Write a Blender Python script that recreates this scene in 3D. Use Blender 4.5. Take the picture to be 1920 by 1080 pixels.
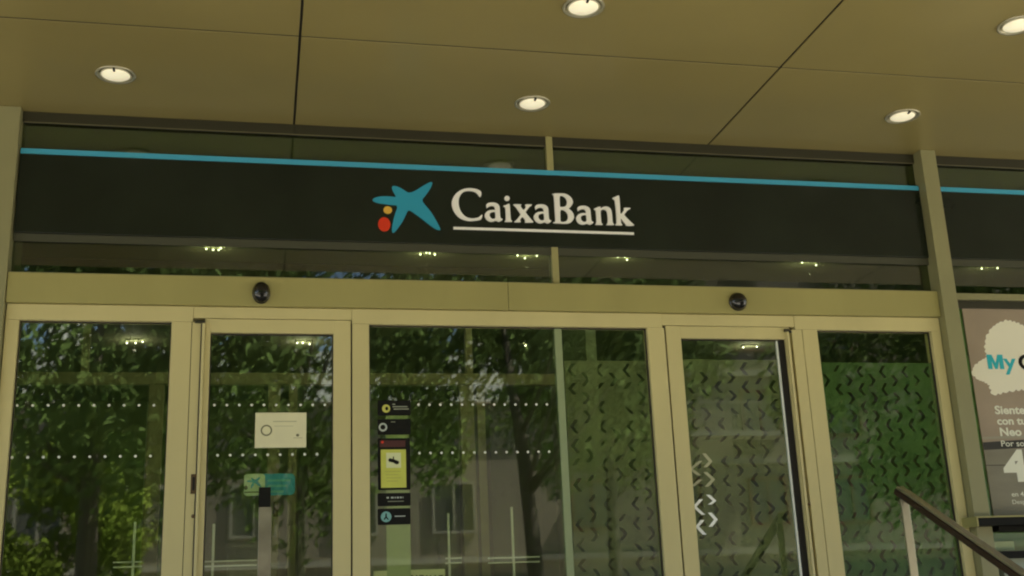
import bpy, bmesh, math, random
from mathutils import Vector, Matrix
random.seed(7)
R_=math.radians
for o in list(bpy.data.objects): bpy.data.objects.remove(o)
sc=bpy.context.scene
COL=sc.collection
# ------------------------------------------------------------------ camera
F=2142.2; YAW,PIT,ROL=0.2201221,0.2776389,-0.0413225
EYE=Vector((0,-7.5,0.3))
cy,sy=math.cos(YAW),math.sin(YAW)
W=Vector((sy*math.cos(PIT),cy*math.cos(PIT),math.sin(PIT)))
r0=Vector((cy,-sy,0)); u0=r0.cross(W)
RT=math.cos(ROL)*r0+math.sin(ROL)*u0
UP=-math.sin(ROL)*r0+math.cos(ROL)*u0
cam=bpy.data.cameras.new('camera'); co=bpy.data.objects.new('camera',cam); COL.objects.link(co)
M=Matrix((RT,UP,-W)).transposed().to_4x4(); M.translation=EYE
co.matrix_world=M; cam.sensor_width=36; cam.lens=F/1920*36; cam.clip_end=600; cam.clip_start=.05
sc.camera=co
# ------------------------------------------------------------------ sky, sun, exposure
wd=bpy.data.worlds.new('World'); sc.world=wd; wd.use_nodes=True
nt=wd.node_tree; bg=nt.nodes['Background']; sk=nt.nodes.new('ShaderNodeTexSky')
sk.sky_type='NISHITA'; sk.sun_disc=False
SUN_EL,SUN_AZ=R_(57),R_(76)      # azimuth measured from +Y (behind the bank) towards +X
sk.sun_elevation=SUN_EL; sk.sun_rotation=SUN_AZ
nt.links.new(sk.outputs[0],bg.inputs[0]); bg.inputs[1].default_value=.08
sl=bpy.data.lights.new('sun','SUN'); sl.energy=4.6; sl.angle=R_(.5); sl.color=(1,.95,.84)
so=bpy.data.objects.new('sun',sl); COL.objects.link(so)
sd=Vector((math.sin(SUN_AZ)*math.cos(SUN_EL),math.cos(SUN_AZ)*math.cos(SUN_EL),math.sin(SUN_EL)))
so.rotation_euler=sd.to_track_quat('Z','Y').to_euler(); so.location=(0,0,30)
vs=sc.view_settings; sc.display_settings.display_device='sRGB'
vs.view_transform='Standard'; vs.look='None'; vs.gamma=1; vs.use_curve_mapping=False
vs.exposure=1.95
sc.render.engine='CYCLES'; sc.cycles.pixel_filter_type='BLACKMAN_HARRIS'; sc.cycles.filter_width=2.1
sc.cycles.max_bounces=10; sc.cycles.transparent_max_bounces=24; sc.cycles.diffuse_bounces=5; sc.cycles.glossy_bounces=5

# ------------------------------------------------------------------ helpers
def at(px,py,y=0.0):
    d=W+(px-960)/F*RT+(540-py)/F*UP
    return EYE+d*((y-EYE.y)/d.y)
def atz(px,py,z):
    d=W+(px-960)/F*RT+(540-py)/F*UP
    return EYE+d*((z-EYE.z)/d.z)
def X(px,py=840,y=0.0): return at(px,py,y).x
def Z(px,py,y=0.0): return at(px,py,y).z

def mat(name,base,rough=.5,metal=0,noise=.0,nscale=6,bump=0,bscale=40,alpha=None,emit=None,estr=0,stretch=None,coat=0,spec=.5,rvar=0):
    m=bpy.data.materials.new(name); m.use_nodes=True; t=m.node_tree; b=t.nodes['Principled BSDF']
    b.inputs['Base Color'].default_value=(*base,1); b.inputs['Roughness'].default_value=rough
    b.inputs['Metallic'].default_value=metal; b.inputs['Specular IOR Level'].default_value=spec
    b.inputs['Coat Weight'].default_value=coat; b.inputs['Coat Roughness'].default_value=.12
    tc=t.nodes.new('ShaderNodeTexCoord'); mp=t.nodes.new('ShaderNodeMapping')
    t.links.new(tc.outputs['Object'],mp.inputs[0])
    if stretch: mp.inputs['Scale'].default_value=stretch
    if noise:
        n=t.nodes.new('ShaderNodeTexNoise'); n.inputs['Scale'].default_value=nscale; n.inputs['Detail'].default_value=6
        t.links.new(mp.outputs[0],n.inputs[0])
        mr=t.nodes.new('ShaderNodeMapRange'); mr.inputs[1].default_value=.3; mr.inputs[2].default_value=.7
        mr.inputs[3].default_value=1-noise; mr.inputs[4].default_value=1+noise
        t.links.new(n.outputs[0],mr.inputs[0])
        mx=t.nodes.new('ShaderNodeMix'); mx.data_type='RGBA'; mx.blend_type='MULTIPLY'; mx.inputs[0].default_value=1
        mx.inputs[6].default_value=(*base,1); t.links.new(mr.outputs[0],mx.inputs[7])
        t.links.new(mx.outputs[2],b.inputs['Base Color'])
        if rvar:
            m2=t.nodes.new('ShaderNodeMapRange'); m2.inputs[1].default_value=.3; m2.inputs[2].default_value=.7
            m2.inputs[3].default_value=max(0,rough-rvar); m2.inputs[4].default_value=rough+rvar
            t.links.new(n.outputs[0],m2.inputs[0]); t.links.new(m2.outputs[0],b.inputs['Roughness'])
    if bump:
        n2=t.nodes.new('ShaderNodeTexNoise'); n2.inputs['Scale'].default_value=bscale; n2.inputs['Detail'].default_value=4
        t.links.new(mp.outputs[0],n2.inputs[0])
        bp=t.nodes.new('ShaderNodeBump'); bp.inputs['Strength'].default_value=bump; bp.inputs['Distance'].default_value=.01
        t.links.new(n2.outputs[0],bp.inputs['Height']); t.links.new(bp.outputs[0],b.inputs['Normal'])
    if emit:
        b.inputs['Emission Color'].default_value=(*emit,1); b.inputs['Emission Strength'].default_value=estr
    if alpha is not None: b.inputs['Alpha'].default_value=alpha
    return m
def glass_mat(name,tint,refl,wav=.004):
    m=bpy.data.materials.new(name); m.use_nodes=True; t=m.node_tree; t.nodes.clear()
    out=t.nodes.new('ShaderNodeOutputMaterial'); mx=t.nodes.new('ShaderNodeMixShader')
    tr=t.nodes.new('ShaderNodeBsdfTransparent'); tr.inputs[0].default_value=(*tint,1)
    gl=t.nodes.new('ShaderNodeBsdfGlossy'); gl.inputs['Roughness'].default_value=.02; gl.inputs[0].default_value=(1,1,1,1)
    # two-sided Fresnel of a thin pane: Schlick on |cos|
    geo=t.nodes.new('ShaderNodeNewGeometry'); dt=t.nodes.new('ShaderNodeVectorMath'); dt.operation='DOT_PRODUCT'
    t.links.new(geo.outputs['Incoming'],dt.inputs[0]); t.links.new(geo.outputs['Normal'],dt.inputs[1])
    ab=t.nodes.new('ShaderNodeMath'); ab.operation='ABSOLUTE'; t.links.new(dt.outputs['Value'],ab.inputs[0])
    s1=t.nodes.new('ShaderNodeMath'); s1.operation='SUBTRACT'; s1.inputs[0].default_value=1; t.links.new(ab.outputs[0],s1.inputs[1])
    pw=t.nodes.new('ShaderNodeMath'); pw.operation='POWER'; pw.inputs[1].default_value=4.5; t.links.new(s1.outputs[0],pw.inputs[0])
    ma=t.nodes.new('ShaderNodeMath'); ma.operation='MULTIPLY_ADD'; ma.inputs[1].default_value=1-refl; ma.inputs[2].default_value=refl; ma.use_clamp=True
    t.links.new(pw.outputs[0],ma.inputs[0]); t.links.new(ma.outputs[0],mx.inputs[0])
    tc=t.nodes.new('ShaderNodeTexCoord'); n=t.nodes.new('ShaderNodeTexNoise'); n.inputs['Scale'].default_value=1.7; n.inputs['Detail'].default_value=1.5
    t.links.new(tc.outputs['Object'],n.inputs[0]); bp=t.nodes.new('ShaderNodeBump'); bp.inputs['Strength'].default_value=wav; bp.inputs['Distance'].default_value=.05
    t.links.new(n.outputs[0],bp.inputs['Height']); t.links.new(bp.outputs[0],gl.inputs['Normal'])
    t.links.new(tr.outputs[0],mx.inputs[1]); t.links.new(gl.outputs[0],mx.inputs[2]); t.links.new(mx.outputs[0],out.inputs[0])
    return m
def film_mat(name,col,alpha):
    m=bpy.data.materials.new(name); m.use_nodes=True; t=m.node_tree; t.nodes.clear()
    out=t.nodes.new('ShaderNodeOutputMaterial'); mx=t.nodes.new('ShaderNodeMixShader')
    tr=t.nodes.new('ShaderNodeBsdfTransparent'); df=t.nodes.new('ShaderNodeBsdfDiffuse'); df.inputs[0].default_value=(*col,1)
    tl=t.nodes.new('ShaderNodeBsdfTranslucent'); tl.inputs[0].default_value=(*col,1)
    m2=t.nodes.new('ShaderNodeMixShader'); m2.inputs[0].default_value=.3
    t.links.new(df.outputs[0],m2.inputs[1]); t.links.new(tl.outputs[0],m2.inputs[2])
    tc=t.nodes.new('ShaderNodeTexCoord'); n=t.nodes.new('ShaderNodeTexNoise'); n.inputs['Scale'].default_value=2.5; n.inputs['Detail'].default_value=3
    t.links.new(tc.outputs['Object'],n.inputs[0]); mr=t.nodes.new('ShaderNodeMapRange'); mr.inputs[1].default_value=.3; mr.inputs[2].default_value=.7
    mr.inputs[3].default_value=alpha*.75; mr.inputs[4].default_value=alpha*1.2; t.links.new(n.outputs[0],mr.inputs[0]); t.links.new(mr.outputs[0],mx.inputs[0])
    t.links.new(tr.outputs[0],mx.inputs[1]); t.links.new(m2.outputs[0],mx.inputs[2]); t.links.new(mx.outputs[0],out.inputs[0])
    return m

class MB:
    def __init__(s): s.bm=bmesh.new()
    def box(s,x0,x1,y0,y1,z0,z1):
        v=[s.bm.verts.new((x,y,z)) for x in (x0,x1) for y in (y0,y1) for z in (z0,z1)]
        for f in ((0,1,3,2),(4,6,7,5),(0,4,5,1),(2,3,7,6),(0,2,6,4),(1,5,7,3)): s.bm.faces.new([v[i] for i in f])
        return s
    def bar(s,a,b,w,h,up=Vector((0,0,1))):
        a=Vector(a);b=Vector(b); d=(b-a).normalized(); r=d.cross(up)
        if r.length<1e-4: r=d.cross(Vector((1,0,0)))
        r.normalize(); u=r.cross(d)
        v=[s.bm.verts.new(p+r*i*w/2+u*j*h/2) for p in (a,b) for i in (-1,1) for j in (-1,1)]
        for f in ((0,1,3,2),(4,6,7,5),(0,4,5,1),(2,3,7,6),(0,2,6,4),(1,5,7,3)): s.bm.faces.new([v[i] for i in f])
        return s
    def lathe(s,prof,c=(0,0,0),n=32,axis='Z',cap=False):
        c=Vector(c); rings=[]
        for r,h in prof:
            ring=[]
            for i in range(n):
                a=2*math.pi*i/n
                p=Vector((r*math.cos(a),r*math.sin(a),h)) if axis=='Z' else Vector((r*math.cos(a),h,r*math.sin(a)))
                ring.append(s.bm.verts.new(c+p))
            rings.append(ring)
        for k in range(len(rings)-1):
            for i in range(n): s.bm.faces.new((rings[k][i],rings[k][(i+1)%n],rings[k+1][(i+1)%n],rings[k+1][i]))
        if cap: s.bm.faces.new(rings[0]); s.bm.faces.new(rings[-1])
        return s
    def tube(s,pts,rads,n=8):
        rings=[]
        for i,p in enumerate(pts):
            p=Vector(p); d=(Vector(pts[min(i+1,len(pts)-1)])-Vector(pts[max(i-1,0)])).normalized()
            r=d.cross(Vector((.13,.9,.2))).normalized(); u=r.cross(d)
            rings.append([s.bm.verts.new(p+(r*math.cos(2*math.pi*k/n)+u*math.sin(2*math.pi*k/n))*rads[i]) for k in range(n)])
        for k in range(len(rings)-1):
            for i in range(n): s.bm.faces.new((rings[k][i],rings[k][(i+1)%n],rings[k+1][(i+1)%n],rings[k+1][i]))
        s.bm.faces.new(rings[0]); s.bm.faces.new(rings[-1]); return s
    def build(s,name,m,parent=None,bevel=0,smooth=False):
        bmesh.ops.recalc_face_normals(s.bm,faces=s.bm.faces)
        me=bpy.data.meshes.new(name); s.bm.to_mesh(me); s.bm.free(); me.materials.append(m)
        if smooth: me.shade_smooth()
        o=bpy.data.objects.new(name,me); COL.objects.link(o)
        if parent: o.parent=parent
        if bevel:
            b=o.modifiers.new('bevel','BEVEL'); b.width=bevel; b.segments=2; b.limit_method='ANGLE'
        return o
def B(name,m,parent,x0,x1,y0,y1,z0,z1,bevel=0,**k):
    o=MB().box(min(x0,x1),max(x0,x1),y0,y1,min(z0,z1),max(z0,z1)).build(name,m,parent,bevel)
    for a,b in k.items(): o[a]=b
    return o
def tag(o,label=None,cat=None,group=None,kind=None):
    if label:o['label']=label
    if cat:o['category']=cat
    if group:o['group']=group
    if kind:o['kind']=kind
    return o
def thing(name,label,cat,group=None,loc=None):
    o=bpy.data.objects.new(name,None); COL.objects.link(o); o.empty_display_size=.1
    return tag(o,label,cat,group)
def shape(name,polys,m,parent,y,thick,smooth=False):
    """flat outline(s) in facade x,z -> plate from y to y-thick (towards street). polys[0] outer, rest holes or extra islands"""
    cu=bpy.data.curves.new(name,'CURVE'); cu.dimensions='2D'; cu.fill_mode='BOTH'; cu.extrude=thick/2
    for P in polys:
        sp=cu.splines.new('POLY'); sp.points.add(len(P)-1)
        for i,(a,b) in enumerate(P): sp.points[i].co=(a,b,0,1)
        sp.use_cyclic_u=True
    t=bpy.data.objects.new('t',cu); COL.objects.link(t)
    dg=bpy.context.evaluated_depsgraph_get(); me=bpy.data.meshes.new_from_object(t.evaluated_get(dg))
    bpy.data.objects.remove(t)
    me.transform(Matrix(((1,0,0,0),(0,0,-1,y-thick/2),(0,1,0,0),(0,0,0,1))))
    me.name=name; me.materials.clear(); me.materials.append(m)
    o=bpy.data.objects.new(name,me); COL.objects.link(o); o.parent=parent
    return o
def text(name,s,m,parent,x,z,size,y,thick=.002,bold=0,align='LEFT',sx=1,shear=0):
    cu=bpy.data.curves.new(name,'FONT'); cu.body=s; cu.size=size; cu.extrude=thick/2; cu.offset=bold*size; cu.align_x=align; cu.shear=shear
    cu.resolution_u=4
    t=bpy.data.objects.new('t',cu); COL.objects.link(t)
    dg=bpy.context.evaluated_depsgraph_get(); me=bpy.data.meshes.new_from_object(t.evaluated_get(dg))
    bpy.data.objects.remove(t)
    me.transform(Matrix(((sx,0,0,x),(0,0,-1,y-thick/2),(0,1,0,z),(0,0,0,1))))
    me.materials.clear(); me.materials.append(m)
    o=bpy.data.objects.new(name,me); COL.objects.link(o); o.parent=parent
    return o
def ell(cx,cz,rx,rz,n=28): return [(cx+rx*math.cos(2*math.pi*i/n),cz+rz*math.sin(2*math.pi*i/n)) for i in range(n)]
def rrect(x0,x1,z0,z1,r,n=5):
    P=[]
    for cx,cz,a0 in ((x1-r,z1-r,0),(x0+r,z1-r,90),(x0+r,z0+r,180),(x1-r,z0+r,270)):
        for i in range(n+1):
            a=R_(a0+90*i/n); P.append((cx+r*math.cos(a),cz+r*math.sin(a)))
    return P
def chaikin(P,k=2):
    for _ in range(k):
        Q=[]
        for i in range(len(P)):
            a=P[i];b=P[(i+1)%len(P)]
            Q+=[(a[0]*.75+b[0]*.25,a[1]*.75+b[1]*.25),(a[0]*.25+b[0]*.75,a[1]*.25+b[1]*.75)]
        P=Q
    return P
# ------------------------------------------------------------------ materials
FR=mat('champagne_metal',(.375,.335,.120),.40,.0,noise=.09,nscale=1.6,bump=.02,bscale=60,spec=.5,stretch=(1,1,.25))
FR2=mat('champagne_metal_darker',(.36,.33,.14),.4,.0,noise=.06,nscale=4,stretch=(1,1,.2))
PIL=mat('pillar_cladding',(.28,.265,.13),.4,.0,noise=.05,nscale=2,bump=.02)
SOF=mat('soffit_panel_paint',(.29,.237,.086),.28,.0,noise=.07,nscale=.9,spec=.5)
BEAD=mat('bead_metal',(.13,.115,.06),.4)
FRB=mat('champagne_metal_lit',(.63,.55,.26),.38,.0,noise=.07,nscale=1.8,bump=.02,bscale=60,spec=.5,stretch=(1,1,.25))  # lighter copy of the header metal: light from the ground put into the colour
DARK=mat('dark_gap',(.012,.010,.006),.8)
SEAL=mat('rubber_seal',(.03,.026,.018),.6)
BRZ=mat('bronze_profile',(.032,.030,.015),.4)
SIGN=mat('sign_panel_dark',(.012,.017,.010),.22,noise=.2,nscale=2,spec=.35)
BLUE=mat('stripe_blue',(.065,.40,.58),.4)
STAR=mat('emblem_blue',(.03,.34,.50),.4)
YEL=mat('emblem_yellow',(.80,.48,.07),.4)
RED=mat('emblem_red',(.75,.045,.012),.4)
WHT=mat('letter_white',(.97,.95,.88),.5)
GREY=mat('grey_film_strip',(.065,.066,.042),.4)
BLK=mat('black_plastic',(.008,.007,.006),.12,coat=.5)
BLKM=mat('black_matt',(.012,.012,.009),.7,spec=.15)
PAPER=mat('paper',(.78,.74,.46),.6,noise=.02,nscale=8)
STEEL=mat('steel_satin',(.55,.50,.36),.3,.85,noise=.04,stretch=(1,1,.1))
STEELB=mat('steel_bright',(.95,.97,.88),.35,.2)
WOOD=mat('dark_brown_rail',(.030,.012,.006),.4,noise=.25,nscale=20,stretch=(4,.3,4))
GL=glass_mat('clear_glass',(.88,.93,.80),.105)
GLU=glass_mat('band_glass',(.60,.66,.5),.07)
GLF=glass_mat('film_backed_glass',(.88,.93,.80),.07)
GLI=glass_mat('inner_glass',(.85,.93,.8),.06)
FILM=film_mat('frosted_film',(.33,.335,.215),.74)
FILMG=film_mat('green_film',(.17,.28,.13),.8)
DOT=mat('white_dot',(.85,.86,.72),.6)
GEDGE=mat('glass_edge_green',(.30,.36,.19),.3)
# ------------------------------------------------------------------ setting: ground
PAVE=mat('paving',(.40,.375,.31),.8,noise=.15,nscale=.8,bump=.2,bscale=12)
ASPH=mat('asphalt',(.055,.054,.05),.85,noise=.2,nscale=2,bump=.3,bscale=60)
STONE=mat('step_stone',(.38,.34,.25),.7,noise=.12,nscale=3,bump=.15)
GROUND=-1.3
g=B('ground',ASPH,None,-150,150,-300,60,GROUND-.5,GROUND-.12); tag(g,kind='structure')
pv=B('pavement',PAVE,None,-60,60,-10.5,-1.0,GROUND-.12,GROUND); tag(pv,kind='structure')
pv2=B('far_pavement',PAVE,None,-60,60,-28.6,-17.5,GROUND-.118,GROUND); tag(pv2,kind='structure')
kb=B('kerb',STONE,None,-60,60,-10.7,-10.5,GROUND-.119,GROUND+.01); tag(kb,kind='structure')
for i in range(20):
    s=B('road_marking',WHT,g,-40+i*4,-38+i*4,-14.05,-13.93,GROUND-.12,GROUND-.114); s['kind']='structure'
# stair and landing
P0=atz(1684,921,.95)           # top end of the handrail, 0.95 m above the landing
LY=P0.y-.12
st=B('landing',STONE,None,-8,12,LY,-.001,GROUND,-.002); tag(st,kind='structure')
stairs=thing('stairs','pale stone steps leading down from the bank entrance to the street','steps')
for i in range(7):
    B('step',STONE,stairs,-8,12,LY-.31*(i+1),LY-.31*i,GROUND,-.1625*(i+1),bevel=.006)
# ------------------------------------------------------------------ bank building body
WALLM=mat('stone_wall',(.36,.33,.25),.7,noise=.08,nscale=2)
SZ=3.644
bank=thing('bank_building','bank building body above and around the recessed glazed entrance','building')
B('wall',WALLM,bank,-8,13,-3.5,9,SZ+.25,6.6)
B('wall',WALLM,bank,-8,-2.45,-.02,.4,0,SZ)
B('wall',WALLM,bank,8.6,13,-.02,.4,0,SZ)
B('wall',WALLM,bank,-8,-7.7,.4,9,0,SZ)
B('wall',WALLM,bank,12.7,13,.4,9,0,SZ)
B('wall',WALLM,bank,-8,13,9,9.3,0,SZ+.25)
for i in range(6): B('window',BLK,bank,-6.8+i*3.2,-5.2+i*3.2,-3.53,-3.5,4.7,6.2)
# ------------------------------------------------------------------ soffit
soffit=thing('canopy_soffit','olive brown panelled soffit with dark joints over the bank entrance','soffit')
B('plenum',DARK,soffit,-8,13,-3.5,-.0,SZ+.035,SZ+.245)
xs=[-5.98,-2.907,.165,3.237,6.309,9.381,12.4]; ys=[-3.5,-2.56,-1.285,-.003]
for i in range(len(xs)-1):
    for j in range(len(ys)-1):
        gl_=.008; gr_=.008
        B('soffit_panel',SOF,soffit,xs[i]+gl_,xs[i+1]-gr_,ys[j]+.007,ys[j+1]-.006,SZ+random.uniform(-.0012,.0012),SZ+.03,bevel=.002)
for x in xs[1:-1]: B('joint_seal',DARK,soffit,x-.0075,x+.0075,-3.5,-.004,SZ+.005,SZ+.034)
for y in ys[1:-1]:
    for i in range(len(xs)-1): B('joint_seal',SEAL,soffit,xs[i]+.0078,xs[i+1]-.0078,y-.0055,y+.0065,SZ+.002,SZ+.034)
# downlights
LENS=mat('downlight_lens',(.9,.85,.65),.3,emit=(1,.90,.62),estr=.13,noise=.2,nscale=9)
RING=mat('downlight_ring',(.62,.58,.42),.22,.6)
REFL=mat('downlight_reflector',(.75,.70,.48),.18,.4)
def downlight(p,label):
    t=thing('downlight',label,'downlight','round downlights recessed in the canopy soffit')
    t.location=(p.x,p.y,SZ-.001)
    MB().lathe([(.098,0),(.122,0),(.123,-.006),(.118,-.011),(.108,-.010),(.100,-.003),(.098,0)],n=48).build('trim_ring',RING,t,smooth=True)
    MB().lathe([(.001,-.0015),(.098,-.0015)],n=48).build('recess_shade',DARK,t)  # flat dark disc, its colour stands in for shade inside the ring
    MB().lathe([(.0005,-.022),(.03,-.021),(.055,-.018),(.078,-.012),(.088,-.005),(.090,-.0018)],n=48).build('lens',LENS,t,smooth=True)
    MB().lathe([(.0935,-.003),(.0965,-.0065),(.091,-.010),(.086,-.0068)],n=48).build('reflector_rim',REFL,t,smooth=True)
    MB().box(-.006,.006,-.102,-.070,-.018,-.002).build('retaining_clip',BLKM,t)
    return t
downlight(atz(217,139,SZ),'downlight at far left of the soffit, above the left end of the sign')
downlight(atz(998,193,SZ),'downlight in the front panel row directly above the sign lettering')
downlight(atz(1692,217,SZ),'downlight just above the top of the tall right mullion')
downlight(atz(1094,12,SZ),'downlight at the top edge of the photo, middle of the soffit')
downlight(atz(1908,46,SZ),'downlight cut off by the right edge of the photo')
# ------------------------------------------------------------------ shopfront
shop=thing('glazed_shopfront','champagne metal framed glass shopfront with two doors under the soffit','shopfront')
Xp=-1.602; XL=-1.522
ZS=2.511; ZG=2.206
XM0=4.945; XM1=5.072
XC=2.0
ZH=Z(900,581,-.07)   # lower seam of the header
B('pillar_cladding',PIL,shop,-2.45,Xp-.004,-.09,.3,0,SZ-.002,bevel=.003)
B('mullion',PIL,shop,XM0,XM1,-.12,.1,0,SZ-.002,bevel=.003,label='tall mullion right of the entrance, in front of the sign band')
B('mullion',FR2,shop,XC-.03,XC+.018,-.0285,.06,ZS+.002,SZ-.003,bevel=.002)
B('glass_strip',GEDGE,shop,X(1058,840)-.028,X(1058,840)+.022,-.006,.05,.1,ZG-.004,bevel=.002,label='pale green vertical joint strip in the middle pane')
XE=8.58
# head profile under soffit
for a,b in ((Xp,XC-.031),(XC+.019,XM0-.002),(XM1+.002,XE)):
    B('head_profile',BRZ,shop,a,b,-.02,.05,SZ-.075,SZ-.003)
    B('head_bead',BEAD,shop,a+.01,b-.01,-.026,-.0205,SZ-.082,SZ-.076)
    B('band_pane',GLU,shop,a,b,.004,.0045,ZS,SZ-.075)
# header panels
xs_=X(953,560,-.07)
for a,b in ((Xp,xs_-.0015),(xs_+.0015,XM0-.003)):
    B('header_panel',FR,shop,a,b,-.075,.08,ZH+.003,ZS-.003,bevel=.002)
B('header_ledge',PIL,shop,Xp,XM0-.003,-.068,.08,ZS-.0028,ZS+.002)
# door/sidelite heads
Yf=-.045
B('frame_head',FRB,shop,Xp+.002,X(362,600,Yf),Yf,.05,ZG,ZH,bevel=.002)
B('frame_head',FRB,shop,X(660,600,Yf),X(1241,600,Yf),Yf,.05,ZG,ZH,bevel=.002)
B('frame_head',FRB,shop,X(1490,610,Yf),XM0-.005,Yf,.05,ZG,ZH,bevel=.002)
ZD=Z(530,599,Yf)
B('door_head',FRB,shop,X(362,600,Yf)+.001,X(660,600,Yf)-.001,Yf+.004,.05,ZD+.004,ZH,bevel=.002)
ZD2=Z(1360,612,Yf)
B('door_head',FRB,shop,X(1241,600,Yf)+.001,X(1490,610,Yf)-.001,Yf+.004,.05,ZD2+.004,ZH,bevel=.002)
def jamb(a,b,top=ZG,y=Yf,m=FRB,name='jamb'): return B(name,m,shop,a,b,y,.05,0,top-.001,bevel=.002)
jamb(Xp+.002,XL)
xa=X(313); xb=X(352); 
jamb(xa,xb-.002,ZG)
jamb(xb+.002,X(375)-.002,ZG,Yf+.002)
xc=X(660); jamb(xc,X(692))
xd=X(1226); xe=X(1259)
jamb(xd,xe-.002)
xf=X(1503); xg=X(1523)
jamb(xf,xg-.002,ZG,Yf+.002)
jamb(xg+.002,X(1552),ZG)
jamb(X(1771),XM0-.006)
B('gap_seal',DARK,shop,XM0-.0058,XM0-.0005,-.03,.04,0,ZH)
B('gap_seal',DARK,shop,Xp-.0038,Xp+.0015,-.03,.04,0,ZH)
for q in (xb,xg): B('gap_seal',DARK,shop,q-.0019,q+.0019,-.03,.04,0,ZG-.002)
B('gap_seal',SEAL,shop,xe-.0019,xe+.004,-.03,.04,0,ZD2)
B('gap_seal',SEAL,shop,xc-.005,xc-.0005,-.03,.04,0,ZD)
for a,b in ((XL,xa),(X(692),xd),(X(1552),X(1771))):
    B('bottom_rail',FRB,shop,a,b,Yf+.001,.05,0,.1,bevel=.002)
# dark glazing gaskets
def gasket(x0,x1,z0,z1,par):
    m=MB(); w=.007
    m.box(x0,x0+w,-.012,.003,z0,z1); m.box(x1-w,x1,-.012,.003,z0,z1)
    m.box(x0+w,x1-w,-.012,.003,z1-w,z1); m.box(x0+w,x1-w,-.012,.003,z0,z0+w)
    return m.build('gasket',SEAL,par)
def pane(x0,x1,z0,z1,par=shop,m=GL):
    gasket(x0,x1,z0,z1,par)
    return B('glass_pane',m,par,x0+.001,x1-.001,.004,.0045,z0+.001,z1-.001)
p_left=pane(XL,xa,.1,ZG)
p_mid=pane(X(692),xd,.1,ZG)
p_right=pane(X(1552),X(1771),.1,ZG,m=GLF)
def dots(par,x0,x1,z,step):
    m=MB(); n=0; x=x0
    while x<=x1:
        r=.0085
        v=[m.bm.verts.new((x+r*math.cos(a*math.pi/6),.0032,z+r*math.sin(a*math.pi/6))) for a in range(12)]
        w=[m.bm.verts.new((p.co.x,.0039,p.co.z)) for p in v]
        m.bm.faces.new(v)
        for k in range(12): m.bm.faces.new((v[k],v[(k+1)%12],w[(k+1)%12],w[k]))
        x+=step
    o=m.build('dot_row',DOT,par); o['kind']='stuff'; return o
Z1,Z2=1.667,1.344
for z in (Z1,Z2):
    dots(p_left,X(32,760)if z==Z1 else X(22,860),xa-.01,z,.0905)
    dots(p_mid,X(785,757),X(1042,757),z,.0735)
# ---------------- perforated film with chevron cut-outs
def film(par,x0,x1,z0,z1,w,h,mtl,keep=.9,y=.0055,phase=0,seed=1):
    rnd=random.Random(seed)
    nx=max(1,round((x1-x0)/w)); w=(x1-x0)/nx
    bm=bmesh.new()
    def poly(P): 
        try: bm.faces.new([bm.verts.new((a,y,b)) for a,b in P])
        except Exception: pass
    for i in range(nx):
        off=(h*.5 if (i+phase)%2 else 0); z=z1-off
        X0=x0+i*w
        if off: poly([(X0,z1-off),(X0+w,z1-off),(X0+w,z1),(X0,z1)])
        while z>z0:
            zb=max(z-h,z0); c=(z+zb)/2
            if rnd.random()>keep or z-zb<h*.9: poly([(X0,zb),(X0+w,zb),(X0+w,z),(X0,z)])
            else:
                s=1 if (i+phase)%2 else -1      # > or <
                k=rnd.uniform(.82,1.0)
                e=h*.5-h*.36*k; st=w*.26*rnd.uniform(.85,1.1); dx=w*.36
                top=rnd.random()>.08; bot=rnd.random()>.08
                a=X0+w/2-s*(dx-st)/2*.0-s*dx/2   # open-end x (centre of stroke)
                t=X0+w/2+s*dx/2                  # tip x
                # stroke left/right borders
                L=[(a-st/2,z-e),(t-st/2,c),(a-st/2,zb+e)]
                Rr=[(a+st/2,z-e),(t+st/2,c),(a+st/2,zb+e)]
                if not top: L[0]=L[1]; Rr[0]=Rr[1]
                if not bot: L[2]=L[1]; Rr[2]=Rr[1]
                # left remainder
                if top: poly([(X0,c),(L[1][0],c),L[0],(L[0][0],z),(X0,z)]); poly([L[0],Rr[0],(Rr[0][0],z),(L[0][0],z)]); poly([(Rr[1][0],c),(X0+w,c),(X0+w,z),(Rr[0][0],z),Rr[0]])
                else: poly([(X0,c),(X0+w,c),(X0+w,z),(X0,z)])
                if bot: poly([(X0,zb),(L[2][0],zb),L[2],(L[1][0],c),(X0,c)]); poly([L[2],(L[2][0],zb),(Rr[2][0],zb),Rr[2]]); poly([(Rr[2][0],zb),(X0+w,zb),(X0+w,c),(Rr[1][0],c),Rr[2]])
                else: poly([(X0,zb),(X0+w,zb),(X0+w,c),(X0,c)])
            z=zb
    me=bpy.data.meshes.new('chevron_film'); bm.to_mesh(me); bm.free(); me.materials.append(mtl)
    o=bpy.data.objects.new('chevron_film',me); COL.objects.link(o); o.parent=par; return o
zf=Z(1100,676)
film(p_mid,X(1066),xd-.008,.12,zf,.098,.132,FILM,seed=3,phase=0)
film(p_right,X(1552)+.01,X(1771)-.008,.12,Z(1640,680),.095,.132,FILMG,seed=5,phase=1)
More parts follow.
